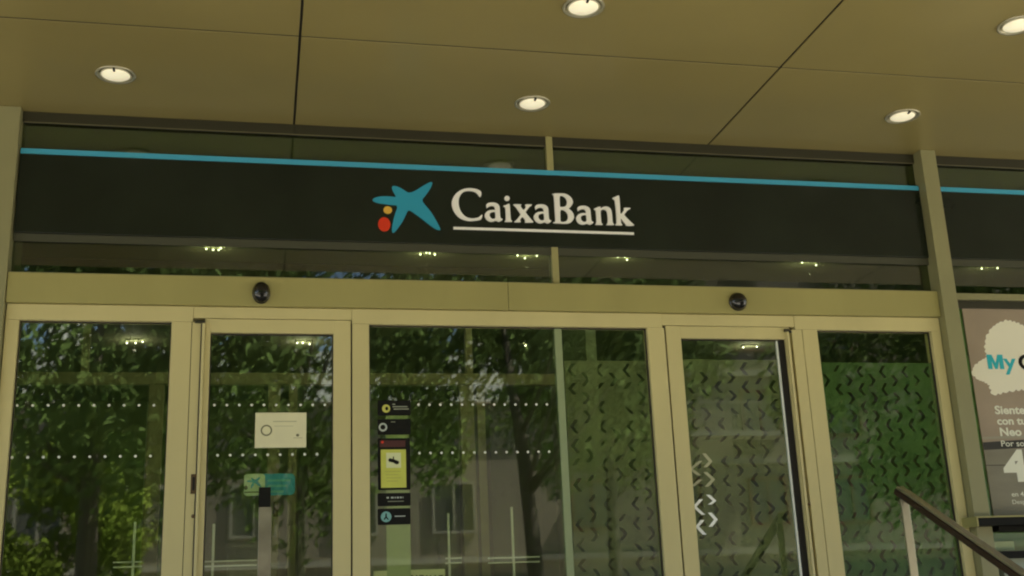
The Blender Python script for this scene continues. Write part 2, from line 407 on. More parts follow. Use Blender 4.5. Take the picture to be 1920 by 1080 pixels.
# ---------------- doors
d1=thing('x','x','x'); bpy.data.objects.remove(d1)
def door(x0,g0,g1,x1,zt,zg,label,lockside):
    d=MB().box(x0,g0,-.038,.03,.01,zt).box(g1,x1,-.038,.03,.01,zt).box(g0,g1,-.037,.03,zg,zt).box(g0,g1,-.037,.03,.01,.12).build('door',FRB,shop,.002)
    d['label']=label
    gasket(g0,g1,.12,zg,d)
    B('glass_pane',GLF if lockside else GL,d,g0+.001,g1-.001,.004,.0045,.12,zg-.001)
    return d
zg1=Z(515,627); D1=door(X(377),X(388),X(624),X(657),ZD,zg1,'left entrance door with paper notice on its glass',0)
dots(D1,X(402,757),X(615,757),Z1,.078); dots(D1,X(408,851),X(615,851),Z2,.078)
zg2=Z(1360,637); D2=door(X(1262),X(1290),X(1490),X(1499),ZD2,zg2,'right entrance door with chevron patterned glass',1)
film(D2,X(1290)+.008,X(1474),.14,Z(1360,674),.098,.132,FILM,seed=9,phase=0)
B('glass_edge',STEELB,D2,X(1475),X(1478),-.010,.006,.13,zg2-.002)
B('gap_seal',DARK,D2,X(1479),X(1490)-.001,-.02,.006,.13,zg2-.002)
# pivots, lock plates and keyholes
LOCK=mat('lock_plate_bronze',(.12,.075,.035),.35,.4)
def lock(px0,px1,py0,py1,y=Yf+.002):
    a=at(px0,py1,y);b=at(px1,py0,y)
    o=MB().box(a.x,b.x,y-.006,y,a.z,b.z).build('lock_plate',LOCK,shop,.002)
    MB().box(a.x+.010,b.x-.010,y-.009,y-.0062,a.z+.02,b.z-.02).build('latch_slot',DARK,o)
lock(357,369,889,926)
c=at(362,968,Yf+.002)
MB().lathe([(.0005,-.006),(.010,-.006),(.012,-.001),(.012,.001)],(c.x,Yf+.001,c.z),16,'Y').build('key_cylinder',LOCK,shop,smooth=True)
c=at(1517,945,Yf+.002)
MB().lathe([(.0005,-.006),(.008,-.006),(.010,-.001),(.010,.001)],(c.x,Yf+.001,c.z),16,'Y').build('key_cylinder',LOCK,shop,smooth=True)
c=at(1482,622,Yf)
MB().lathe([(.0005,-.008),(.009,-.007),(.011,-.001),(.011,.001)],(c.x,Yf+.001,c.z),16,'Y').build('bolt_head',BRZ,shop,smooth=True)
a=at(376,603,-.05); B('pivot_bracket',BRZ,shop,a.x-.035,a.x+.03,-.07,-.0465,a.z-.012,a.z+.004,bevel=.002)
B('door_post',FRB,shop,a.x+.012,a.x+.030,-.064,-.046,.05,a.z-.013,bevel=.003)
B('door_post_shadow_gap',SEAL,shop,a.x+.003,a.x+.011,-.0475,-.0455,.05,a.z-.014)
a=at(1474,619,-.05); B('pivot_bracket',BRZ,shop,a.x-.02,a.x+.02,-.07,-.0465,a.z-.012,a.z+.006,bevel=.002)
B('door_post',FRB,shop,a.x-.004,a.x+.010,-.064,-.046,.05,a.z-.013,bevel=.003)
chev=[((188,648),(152,678),(182,702)),((200,620),(225,650),(205,672)),((188,718),(160,742),(161,743)),((205,690),(235,718),(210,745)),((190,792),(165,820),(198,850)),((215,775),(240,798),(222,812)),((195,870),(175,895),(203,925)),((222,842),(245,868),(225,895))]
CHW=mat('chevron_lit',(.97,.98,.90),.5); CHD=mat('chevron_dimly_lit',(.45,.44,.26),.5)  # brightness seen through the film cut-outs, put into solid chevron colours
for k,(a,b,c) in enumerate(chev):
    P=[(at(1220+u/2,540+v/2,.0).x,at(1220+u/2,540+v/2,.0).z) for u,v in (a,b,c)]; w=.014
    sh=1 if P[1][0]>P[0][0] else -1
    shape('lit_chevron',[[(P[0][0]-w,P[0][1]),(P[0][0]+w,P[0][1]),(P[1][0]+w,P[1][1]),(P[2][0]+w,P[2][1]),(P[2][0]-w,P[2][1]),(P[1][0]-w,P[1][1])]],CHW if k>3 else CHD,D2,.003,.001)
# ---------------- bay right of the tall mullion
bx0=XM1+.003
zb1=Z(1850,562,-.05)
B('frame_head',PIL,shop,bx0,XE,-.05,.05,zb1,ZS-.004,bevel=.002,label='pale head rail above the poster bay')
B('bay_profile',BRZ,shop,bx0,XE,-.02,.05,Z(1850,578,-.02),zb1-.001)
BAYG=film_mat('bay_green_film',(.34,.52,.26),.75)
B('glass_pane',GL,shop,bx0,XE,.004,.0045,.1,zb1-.03)
B('privacy_film',BAYG,shop,bx0,XE,.010,.0105,.1,zb1-.03)
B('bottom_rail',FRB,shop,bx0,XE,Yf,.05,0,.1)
# ------------------------------------------------------------------ fascia sign
def sign(x0,x1,label):
    s=thing('fascia_sign',label,'sign')
    B('sign_panel',SIGN,s,x0,x1,-.034,-.014,2.790,3.335,bevel=.002)
    B('stripe',BLUE,s,x0,x1,-.036,-.014,3.336,3.372,bevel=.001)
    B('lower_strip',GREY,s,x0,x1,-.018,-.006,2.735,2.788)
    return s
sg=sign(Xp+.004,XM0-.004,'long dark fascia sign with blue stripe, starfish emblem and bank name')
sign(XM1+.003,XE,'dark fascia sign with blue stripe right of the tall mullion, no lettering')
YS=-.0345
def pxp(P,ox,oy,k,y=YS): return [(lambda q:(q.x,q.z))(at(ox+u/k,oy+v/k,y)) for u,v in P]
star=[(75,395),(110,365),(180,342),(280,332),(400,335),(525,350),(490,295),(450,220),(438,165),(450,145),(490,142),(560,160),(640,205),(735,270),(800,260),(880,225),(980,160),(1080,100),(1150,68),(1180,75),(1180,110),(1150,180),(1070,300),(980,400),(1060,510),(1150,610),(1230,740),(1300,870),(1335,945),(1315,952),(1240,935),(1120,850),(950,715),(830,630),(740,575),(700,660),(650,770),(570,890),(490,990),(460,1002),(442,985),(440,900),(465,770),(500,640),(535,555),(535,495),(440,490),(300,475),(180,455),(100,425)]
shape('star_emblem',[chaikin(pxp(star,690,335,9.82),2)],STAR,sg,YS,.010)
q=at(690+362/9.82,335+582/9.82,YS); e=at(690+440/9.82,335+582/9.82,YS); rr=e.x-q.x
shape('yellow_blob',[ell(q.x,q.z,rr,rr*.92)],YEL,sg,YS,.008)
q=at(690+298/9.82,335+845/9.82,YS); e=at(690+412/9.82,335+845/9.82,YS); rr=e.x-q.x
shape('red_blob',[ell(q.x,q.z,rr,rr*1.2)],RED,sg,YS,.008)
Cg=[(660,268),(672,215),(662,158),(600,122),(500,98),(400,95),(290,115),(200,165),(120,245),(80,330),(72,420),(95,520),(140,600),(210,680),(310,735),(420,758),(530,755),(650,735),(675,710),(692,640),(680,628),(640,665),(600,692),(520,708),(440,705),(370,685),(300,630),(245,550),(215,460),(208,370),(220,290),(260,210),(310,165),(370,148),(440,145),(510,155),(570,185),(610,230),(635,265)]
ag=[(885,530),(872,470),(880,440),(920,415),(1000,405),(1070,412),(1130,440),(1165,490),(1172,560),(1178,650),(1185,735),(1205,765),(1240,775),(1225,800),(1165,835),(1130,825),(1090,805),(1040,825),(985,835),(920,815),(870,770),(845,715),(845,660),(880,610),(940,580),(1020,572),(1070,575),(1068,530),(1045,490),(1000,475),(950,485),(910,510)]
ah=[(1072,612),(1080,700),(1078,755),(1040,772),(1000,770),(960,735),(945,690),(955,645),(990,618),(1040,608)]
ig=[(160,440),(215,425),(270,398),(300,398),(305,450),(312,560),(320,680),(328,755),(358,785),(358,800),(190,800),(192,785),(215,760),(218,680),(212,580),(208,500),(195,465),(165,450)]
xg_=[(385,405),(560,408),(558,425),(548,445),(555,470),(612,545),(660,480),(668,450),(650,425),(652,410),(805,412),(790,432),(750,455),(660,580),(665,600),(780,745),(835,800),(830,815),(645,818),(645,800),(655,785),(645,745),(590,680),(545,740),(535,775),(550,790),(548,808),(405,808),(410,790),(455,760),(545,640),(545,615),(440,465),(390,420)]
Bg=[(50,165),(300,160),(370,175),(440,215),(495,270),(525,345),(515,400),(480,455),(420,505),(480,545),(530,610),(550,680),(540,740),(500,795),(440,830),(370,842),(80,828),(85,812),(125,795),(130,760),(118,560),(105,350),(95,225),(80,195)]
Bh1=[(222,215),(270,208),(330,235),(375,285),(395,350),(385,410),(350,455),(300,470),(240,468),(228,455)]
Bh2=[(235,530),(290,525),(350,550),(400,610),(420,680),(405,745),(370,790),(310,808),(250,800),(240,770)]
ng=[(135,460),(200,430),(255,412),(272,420),(275,450),(320,420),(390,408),(450,430),(490,480),(505,560),(512,660),(520,745),(545,770),(545,785),(395,782),(398,768),(420,745),(425,680),(418,580),(405,510),(370,475),(320,465),(280,490),(272,520),(278,620),(288,745),(315,768),(315,782),(165,778),(168,765),(190,745),(192,660),(182,540),(175,490),(150,470)]
kg=[(515,235),(570,215),(630,188),(650,195),(660,300),(668,450),(675,575),(730,515),(758,465),(745,445),(760,435),(885,440),(870,458),(820,485),(755,570),(755,590),(850,690),(920,755),(955,785),(945,800),(795,800),(785,770),(720,690),(690,640),(680,615),(682,680),(690,755),(715,780),(712,792),(570,785),(575,772),(598,750),(598,680),(590,520),(575,380),(565,295),(550,270),(520,250)]
ck=lambda P:chaikin(P,1)
L_='letter'
shape(L_,[ck(pxp(Cg,840,345,10.8))],WHT,sg,YS,.012)
A0=[ck(pxp(ag,930,350,12)),ck(pxp(ah,930,350,12))]
for tx,ty in ((930+845/12,350+690/12),(908.7,345+640/10.8),(1080,350+730/12)):
    q0=at(930+845/12,350+690/12,YS); q1=at(tx,ty,YS); dx=q1.x-q0.x
    shape(L_,[[(a+dx,b) for a,b in P] for P in A0],WHT,sg,YS,.012)
q=at(930+243/12,350+272/12,YS); e=at(930+300/12,350+272/12,YS)
shape(L_,[ck(pxp(ig,930,350,12)),ell(q.x,q.z,e.x-q.x,e.x-q.x)],WHT,sg,YS,.012)
shape(L_,[ck(pxp(xg_,930,350,12))],WHT,sg,YS,.012)
shape(L_,[ck(pxp(Bg,1030,350,12)),ck(pxp(Bh1,1030,350,12)),ck(pxp(Bh2,1030,350,12))],WHT,sg,YS,.012)
shape(L_,[ck(pxp(ng,1100,350,10.8))],WHT,sg,YS,.012)
shape(L_,[ck(pxp(kg,1100,350,10.8))],WHT,sg,YS,.012)
a=at(850,428.5,YS); b=at(1188,438,YS); zz=(a.z+b.z)/2
B('underline',WHT,sg,a.x,b.x,YS-.008,YS,zz-.009,zz+.009)
# ------------------------------------------------------------------ black domes on the header
def dome(px,py,label,sx_=1,sz_=1):
    c=at(px,py,-.10); t=thing('dome_sensor',label,'sensor','black round sensors on the door header'); t.location=(c.x,-.075,c.z); t.scale=(sx_,1,sz_)
    prof=[(.066,0),(.068,-.012),(.066,-.02)]+[(.064*math.cos(a),-.02-.05*math.sin(a)) for a in [i*math.pi/16 for i in range(8)]]+[(.0006,-.07)]
    MB().lathe(prof,n=40,axis='Y').build('dome',BLK,t,smooth=True)
    MB().lathe([(.0006,-.012),(.013,-.010),(.016,0)],(.006,-.058,-.026),20,'Y').build('lens',BLKM,t,smooth=True)
dome(490,548,'black round sensor on the header above the left door',.86,1.12)
dome(1385,565,'black round sensor on the header above the right door')
# ------------------------------------------------------------------ notices and stickers
def prect(px0,py0,px1,py1,y):
    a=at(px0,py0,y); b=at(px1,py1,y); return a.x,b.x,b.z,a.z
t=thing('paper_notice','white paper notice with a round seal taped on the left door glass','notice')
x0,x1,z0,z1=prect(479,774,574,839,.003)
B('sheet',PAPER,t,x0,x1,.0005,.0030,z0,z1)
INK=mat('ink_grey',(.16,.16,.08),.6); INKL=mat('ink_pale',(.5,.48,.28),.6)
q=at(499.5,807,0); r=.036
shape('round_seal',[ell(q.x,q.z,r,r),ell(q.x,q.z,r*.76,r*.76)],INK,t,.0004,.001)
z=at(520,790,0).z; B('text_line',INKL,t,at(512,790).x,at(556,790).x,-.0006,.0004,z-.004,z+.002)
z=at(520,799,0).z; B('text_line',INKL,t,at(514,799).x,at(550,799).x,-.0006,.0004,z-.0015,z+.0015)
q=at(558,816,0); shape('stamp',[ell(q.x,q.z,.010,.009,10)],INK,t,.0004,.001)
z=at(555,821,0).z; B('text_line',INKL,t,at(550,821).x,at(567,821).x,-.0006,.0004,z-.002,z+.002)
TEAL=mat('sticker_teal',(.05,.37,.55),.5); SW=mat('sticker_white',(.62,.72,.50),.5)
YI=.012
t=thing('bank_sticker','teal and white rounded sticker behind the left door glass','sticker')
x0,x1,z0,z1=prect(458,889,553,928,YI)
xm=at(497,900,YI).x
shape('teal_plate',[rrect(x0,x1,z0,z1,.03)],TEAL,t,YI+.004,.004)
shape('white_plate',[rrect(x0,xm,z0,z1,.02)],SW,t,YI-.0005,.002)
q=at(477,904,YI); ss=.0007*1.22
P=[(q.x+(u-720)*ss*.09,q.z-(v-480)*ss*.09) for u,v in star]
shape('star_emblem',[P],STAR,t,YI-.003,.001)
shape('red_blob',[ell(q.x-.052,q.z-.035,.012,.014,12)],INK,t,YI-.003,.001)
B('text_line',INK,t,q.x-.06,q.x+.05,YI-.004,YI-.003,z0+.018,z0+.026)
TEALL=mat('sticker_teal_pale',(.16,.50,.50),.5)
for k in range(3):
    B('text_line',TEALL,t,xm+.02,x1-.03-.02*k,YI-.002,YI-.0005,z1-.05-.035*k,z1-.036-.035*k)
# strip behind stickers and five stickers
STRIP=mat('pale_green_strip',(.42,.47,.24),.6)
t=B('backing_strip',STRIP,None,X(724,900),X(768,900),.006,.008,.14,Z(740,770)); tag(t,'pale green vertical strip behind the column of stickers on the middle pane','strip')
def sticker(py0,py1,label,px0=708,px1=770):
    t=thing('sticker',label,'sticker','column of stickers on the middle pane')
    x0,x1,z0,z1=prect(px0,py0,px1,py1,.002)
    shape('sticker_base',[rrect(x0,x1,z0,z1,.008)],BLKM,t,.0028,.002)
    return t,x0,x1,z0,z1
ICY=mat('icon_yellow',(.62,.60,.12),.5); ICB=mat('icon_blue',(.20,.45,.42),.5); ICW=mat('icon_pale',(.5,.55,.48),.5); TXT=mat('tiny_text',(.32,.34,.24),.6)
Yk=.0006
t,x0,x1,z0,z1=sticker(751,779,'black sticker with round yellow icon, topmost of the sticker column')
q=at(724,766,0); shape('icon',[ell(q.x,q.z,.027,.027),],ICY,t,Yk,.0008); shape('icon_mark',[ell(q.x+.004,q.z,.010,.013,12)],BLKM,t,Yk-.001,.0006)
for k,(a,b) in enumerate(((736,741),(736,764),(738,766))):
    z=at(740,758+k*4.5,0).z; B('text_line',TXT,t,at(a,760).x,at(b,760).x,-.0004,.0004,z-.0035,z+.0035)
t,x0,x1,z0,z1=sticker(786,815,'black sticker with pale round ring icon, second of the sticker column')
q=at(718,801,0); shape('icon',[ell(q.x,q.z,.028,.028),ell(q.x,q.z,.017,.017)],ICW,t,Yk,.0008)
z=at(740,791,0).z; B('text_line',TXT,t,at(733,790).x,at(741,790).x,-.0004,.0004,z-.002,z+.002)
t,x0,x1,z0,z1=sticker(822,918,'tall black framed yellow camera warning sticker on the middle pane')
a,b,c,d=prect(714,843,762,914,0); B('yellow_field',mat('warn_yellow',(.60,.62,.10),.5,noise=.05,nscale=12),t,a,b,-.0002,.0004,c,d)
a2,b2,c2,d2=prect(724,849,752,877,0); B('white_field',mat('warn_pale',(.72,.75,.40),.5),t,a2,b2,-.0008,-.0003,c2,d2)
q=at(738,864,0)
cm=[(-.036,.006),(-.026,.018),(-.006,.012),(-.004,.028),(.002,.028),(.003,.010),(.022,.002),(.036,-.006),(.033,-.020),(.018,-.024),(-.004,-.012),(-.030,-.006)]
shape('camera_icon',[[(q.x+u,q.z+v) for u,v in cm]],BLKM,t,-.0009,.0006)
DR=mat('dark_red',(.07,.015,.01),.5); a,b,c,d=prect(712,826,760,838,0); B('red_bar',DR,t,a,b,-.0002,.0004,c,d)
q=at(717,829,0); shape('icon_mark',[ell(q.x,q.z,.009,.009,12)],RED,t,-.0003,.0005)
for k in range(4):
    z=at(740,884+k*6,0).z; B('text_line',mat('warn_text',(.45,.44,.10),.5),t,at(722+k,880).x,at(752-(k%2)*6,880).x,-.0008,-.0003,z-.002,z+.002)
t,x0,x1,z0,z1=sticker(925,948,'black sticker with two lines of small pale text below the yellow one')
z=at(740,933,0).z; B('text_line',ICW,t,at(725,933).x,at(729,933).x,-.0004,.0004,z-.005,z+.005)
for a,b in ((733,739),(740,743),(744,749),(750,754),(755,757)): B('text_line',ICW,t,at(a,933).x,at(b,933).x-.003,-.0004,.0004,z-.005,z+.005)
z=at(740,940,0).z; B('text_line',TXT,t,at(727,940).x,at(757,940).x,-.0004,.0004,z-.002,z+.002)
t,x0,x1,z0,z1=sticker(954,983,'black sticker with round blue icon, lowest of the sticker column')
q=at(724,969,0); shape('icon',[ell(q.x,q.z,.034,.034)],ICB,t,Yk,.0008)
shape('icon_mark',[[(q.x-.004,q.z+.022),(q.x+.004,q.z+.022),(q.x+.005,q.z),(q.x+.018,q.z-.018),(q.x+.010,q.z-.020),(q.x,q.z-.008),(q.x-.010,q.z-.020),(q.x-.017,q.z-.016),(q.x-.006,q.z)]],BLKM,t,Yk-.001,.0006)
z=at(740,968,0).z; B('text_line',ICW,t,at(740,968).x,at(760,968).x,-.0004,.0004,z-.003,z+.003)
t=thing('white_sign','white lettered sign at the foot of the middle pane, mostly cut off','sign')
x0,x1,z0,z1=prect(700,1071,835,1120,.02); B('plate',PAPER,t,x0,x1,.010,.013,.35,z1)
for k,(a,b) in enumerate(((761,764),(768,775),(780,783),(786,795),(799,802),(806,809),(815,818),(823,831))):
    zt=at(a,1078,0).z; B('lettering',INK,t,at(a,1080).x,at(b,1080).x,.0085,.0098,zt-.05,zt)
# ------------------------------------------------------------------ poster
PY=-.004
po=thing('poster','car leasing poster with white cloud, right of the tall mullion','poster')
pa=at(1801,576,PY); pb=at(1866,968,PY)
PX0=(pa.x+pb.x)/2; PZ1=pa.z; PZ0=pb.z
SKYM=mat('poster_mauve',(.36,.285,.205),.35,noise=.12,nscale=2.2)
B('sheet',SKYM,po,PX0,XE-.3,PY,PY+.006,PZ0,PZ1)
GREYD=mat('poster_car_grey',(.25,.23,.165),.3,noise=.1,nscale=3,stretch=(1,1,4)); GREYK=mat('poster_car_dark',(.035,.03,.022),.4); GREYL=mat('poster_car_light',(.36,.33,.24),.4)
CL=mat('poster_cloud',(.86,.82,.64),.5); CY=mat('poster_cyan',(.02,.45,.52),.5); OFFW=mat('poster_white',(.82,.82,.66),.5)
zt=Z(1860,842,PY)
B('printed_car_body',GREYD,po,PX0,XE-.3,PY-.0015,PY-.0002,PZ0,zt)
za,zc=Z(1870,828,PY),Z(1870,841,PY)
shape('printed_shadow',[[(PX0,zc-.01),(PX0+.7,zc+.015),(XE-.3,zc+.02),(XE-.3,za+.05),(PX0+.7,za+.03),(PX0,za-.005)]],GREYK,po,PY-.002,.001)
z9=Z(1870,872,PY); B('printed_crease',GREYK,po,PX0,PX0+.8,PY-.003,PY-.0018,z9-.004,z9+.001)
z9=Z(1870,822,PY); shape('printed_highlight',[[(PX0,z9-.006),(PX0+.8,z9+.012),(PX0+.8,z9+.03),(PX0,z9+.012)]],GREYL,po,PY-.002,.001)
cloud=[(1822,700),(1826,688),(1840,676),(1852,670),(1848,655),(1849,635),(1860,615),(1872,606),(1890,602),(1905,606),(1920,612),(1950,612),(1980,640),(1985,690),(1960,725),(1925,728),(1905,730),(1880,735),(1862,740),(1856,722),(1845,715),(1835,712)]
def puffy(P):
    Q=[]; rn=random.Random(4)
    for i in range(len(P)):
        a=Vector(P[i]); b=Vector(P[(i+1)%len(P)]); d=b-a; nn=Vector((d.y,-d.x)); m=max(2,int(d.length/14))
        for k in range(m):
            p=a+d*k/m; q=a+d*(k+1)/m; h=rn.uniform(.18,.42)/m
            for j in range(6):
                t=j/6; Q.append(tuple(p+(q-p)*t+nn*h*math.sin(math.pi*t)))
    return Q
shape('cloud',[chaikin([(at(u,v,PY).x,at(u,v,PY).z) for u,v in puffy(cloud)],1)],CL,po,PY-.0002,.001)
def ptxt(s,px,py,h,m,bold=.02,y=PY-.003,name='lettering',sx=1.2):
    q=at(px,py,y); q2=at(px,py-h,y); size=(q2.z-q.z)/.70
    return text(name,s,m,po,q.x,q.z,size,y,.0008,bold,sx=sx)
Mo=at(1853,692,PY); Mt=at(1850,665,PY); Mr=at(1883,692,PY); mw=Mr.x-Mo.x; mh=Mt.z-Mo.z
shape('lettering',[[(Mo.x+mw*a,Mo.z+mh*b) for a,b in ((0,0),(.27,0),(.27,.55),(.42,0),(.58,0),(.73,.55),(.73,0),(1,0),(1,1),(.68,1),(.5,.42),(.32,1),(0,1))]],CY,po,PY-.003,.0008)
ptxt('y',1885,692,29,CY,.02,sx=1.25); ptxt('C',1911,693,28,BLKM,.03,sx=1.2)
ptxt('Siente',1866,776,15,OFFW,.03); ptxt('con tu',1870,796,14,OFFW,.03); ptxt('Neo C',1875,817,15,OFFW,.03)
ptxt('Por solo',1877,837,11,OFFW,.005,y=PY-.0042); ptxt('4',1888,900,54,OFFW,.05,y=PY-.004)
ptxt('en 4',1897,931,9,OFFW,.01); ptxt('Desp',1898,945,8,OFFW,.0)
# ledge unit under the poster
le=thing('ledge_unit','dark ledge with pale edge trim below the poster','ledge')
YL=-.22
a=at(1833,971,YL); b=at(1833,986,YL)
B('ledge_body',BLKM,le,a.x,XE,YL,-.002,b.z,a.z,bevel=.002)
B('edge_trim',FR,le,a.x-.012,XE,YL-.004,-.002,a.z+.0005,a.z+.010)
B('edge_trim',FR,le,a.x-.012,a.x-.0005,YL-.004,-.002,b.z-.004,a.z)
a2=at(1873,987,-.14); b2=at(1873,996,-.14)
B('lower_casing',BLKM,le,a2.x,XE,-.14,-.002,b2.z,b.z-.001)
LP=mat('pale_panel',(.42,.50,.26),.4)
a3=at(1860,1016,-.03); b3=at(1903,1031,-.03); B('pale_plate',LP,le,a3.x,b3.x,-.03,-.002,b3.z,a3.z)
a4=at(1872,1034,-.14); b4=at(1872,1047,-.14); B('lower_ledge',BLKM,le,a4.x,XE,-.14,-.002,b4.z,a4.z)
PG=mat('grey_panel',(.30,.33,.25),.5); B('lower_panel',PG,le,a4.x+.05,XE,-.10,-.002,.1,b4.z-.002)
# ------------------------------------------------------------------ handrail
hr=thing('handrail','dark handrail sloping down the steps on a flat metal post','handrail')
dirn=Vector((0,-1,-.52)).normalized()
# slope from the photographed line
def prj(P):
    d=P-EYE; z=d.dot(W); return 960+F*d.dot(RT)/z,540-F*d.dot(UP)/z
best=None
for k in range(20,90):
    s=k/100; ok=None
    for j in range(10,400):
        Q=P0+Vector((0,-j*.01,-s*j*.01)); u,v=prj(Q)
        if u>=1890: ok=v; break
    if ok is not None and (best is None or abs(ok-1067)<best[0]): best=(abs(ok-1067),s)
SL=best[1]
dirn=Vector((0,-1,-SL)).normalized(); end=P0+dirn*2.9
upv=Vector((0,-SL,1)).normalized()
MB().bar(P0,end,.062,.036,upv).build('rail',WOOD,hr,.004)
MB().bar(P0+upv*.0265+Vector((.007,0,0)),end+upv*.0265+Vector((.007,0,0)),.050,.016,upv).build('rail_cap',STEEL,hr,.003)
pz=P0+dirn*.075-upv*.016
MB().box(pz.x-.026,pz.x+.026,pz.y-.006,pz.y+.010,-.02,pz.z-.002).build('post',STEEL,hr,.002)
pe=end-dirn*.1-upv*.016
MB().box(pe.x-.03,pe.x+.03,pe.y-.006,pe.y+.006,GROUND,pe.z).build('post',STEEL,hr,.002)
# ------------------------------------------------------------------ interior
IW=mat('inner_wall',(.50,.56,.34),.7,noise=.1,nscale=1); IC=mat('inner_ceiling',(.30,.29,.19),.8); IFl=mat('inner_floor',(.40,.40,.28),.3)
IFr=mat('inner_frame',(.42,.38,.20),.45)
r=B('interior_floor',IFl,None,-7.6,12.6,.08,9,-.2,-.001); tag(r,kind='structure')
r=B('interior_ceiling',IC,None,-7.6,12.6,.12,9,3.30,3.60); tag(r,kind='structure')
r=B('interior_back_wall',IW,None,-7.6,12.6,8.6,8.9,0,3.29); tag(r,kind='structure')
r=B('interior_side_wall',IW,None,2.95,3.05,2.6,8.6,0,3.29); tag(r,kind='structure')
lob=thing('lobby_partition','pale green metal framed inner glass partition behind the entrance','partition')
YP=2.2
def iv(px,py,w,z0,z1,y=YP,m=IFr,nm='stile'):
    q=at(px,py,y); return B(nm,m,lob,q.x-w/2,q.x+w/2,y-.04,y+.04,z0,z1,bevel=.003)
zt0=Z(250,722,YP); zt1=Z(250,700,YP)
xl=at(-120,710,YP).x; xr=at(1052,710,YP).x
B('transom',IFr,lob,xl,xr,YP-.045,YP+.045,zt0,zt1,bevel=.003)
zl0=zt0-.002
for px,w in ((288,.12),(878,.12),(904,.07),(512,.10),(548,.07),(655,.07)):
    iv(px,880,w,0,zl0)
zbh=at(500,600,YP).z
B('bulkhead',mat('bulkhead_brown',(.10,.09,.055),.7),lob,xl,xr,YP-.05,YP+.05,zbh,3.299)
for px in (162,878): iv(px,650,.06,zt1+.002,zbh-.002)
for a,b in ((-60,270),(300,505),(560,640),(670,860),(920,1040)):
    B('glass_pane',GLI,lob,at(a,880,YP).x,at(b,880,YP).x,YP,YP+.0005,.05,zl0)
q=at(517,955,YP-.04); B('lock_plate',LOCK,lob,q.x-.02,q.x+.02,YP-.05,YP-.041,q.z-.06,q.z+.06)
# flat pull handle on the left door
a=at(486,914,-.07);b=at(506,950,-.07)
hd=B('pull_handle',mat('handle_steel',(.36,.33,.24),.22,.6,noise=.35,nscale=5),D1,a.x,b.x+.012,-.078,-.066,.45,b.z-.001,bevel=.003)
B('handle_cap',BLKM,hd,a.x-.002,b.x+.004,-.082,-.064,b.z,a.z,bevel=.003)
for zz in (.6,1.02): B('standoff',STEEL,hd,(a.x+b.x)/2-.01,(a.x+b.x)/2+.01,-.066,.003,zz-.01,zz+.01)
# steel barrier posts inside
br=thing('steel_barrier','slim bright steel barrier rails standing inside behind the glass','barrier')
YB=.45
for a,b in ((212,266),(384,482),(835,866),(915,1012)):
    for dy in (0,9):
        qa=at(a,1057+dy-(a*.012),YB); qb=at(b,1057+dy-(b*.012),YB); zz=(qa.z+qb.z)/2
        MB().bar((qa.x,YB,zz),(qb.x,YB,zz),.012,.010).build('rail',STEELB,br,.002)
for px,p0 in ((253,978),(401,982),(841,962),(960,950)):
    qa=at(px,p0,YB); MB().bar((qa.x,YB+.02,0),(qa.x,YB+.02,qa.z),.020,.016).build('post',STEELB,br,.002)
# little lamps on the lobby ceiling
rnd_=random.Random(5)
LED=mat('led',(1,1,.9),.4,emit=(1,.97,.8),estr=2)
def cluster(px,py,n,label):
    p=atz(px,py,3.27); t=thing('ceiling_spot_cluster',label,'ceiling lamp','small clusters of ceiling spots inside the bank'); t.location=(p.x,p.y,3.30)
    MB().box(-.09,.09,-.05,.05,-.012,-.001).build('fitting',IC,t)
    for k in range(n):
        if k==0:
            lo=bpy.data.objects.new('lamp',cl_light(p)); COL.objects.link(lo); lo.parent=t; lo.location=(0,0,-.12)
        MB().lathe([(.0005,-.012),(.007,-.010),(.008,0)],(-.07+.14*k/max(1,n-1)+rnd_.uniform(-.02,.02),rnd_.uniform(-.05,.05),-.022),12).build('bulb',LED,t)
def cl_light(p):
    l=bpy.data.lights.new('lamp','POINT'); l.energy=.35; l.color=(1,.95,.75); l.shadow_soft_size=.004
    return l
for px,py,n,l in ((402,466,4,'ceiling spots behind the glass above the left door, left of the sensor'),(800,477,4,'ceiling spots behind the band glass below the emblem'),
    (988,482,3,'ceiling spots behind the band glass left of the thin mullion'),(1168,485,3,'ceiling spots behind the band glass below the end of the lettering'),
    (1517,495,2,'ceiling spots behind the band glass above the right door'),(1860,502,2,'ceiling spots behind the band glass right of the tall mullion'),
    (252,642,3,'ceiling spots seen high in the left fixed pane'),(570,645,3,'ceiling spots seen high in the left door glass'),
    (1000,648,3,'ceiling spots seen high in the middle pane'),(1405,652,2,'ceiling spots seen high in the right door glass')):
    cluster(px,py,n,l)
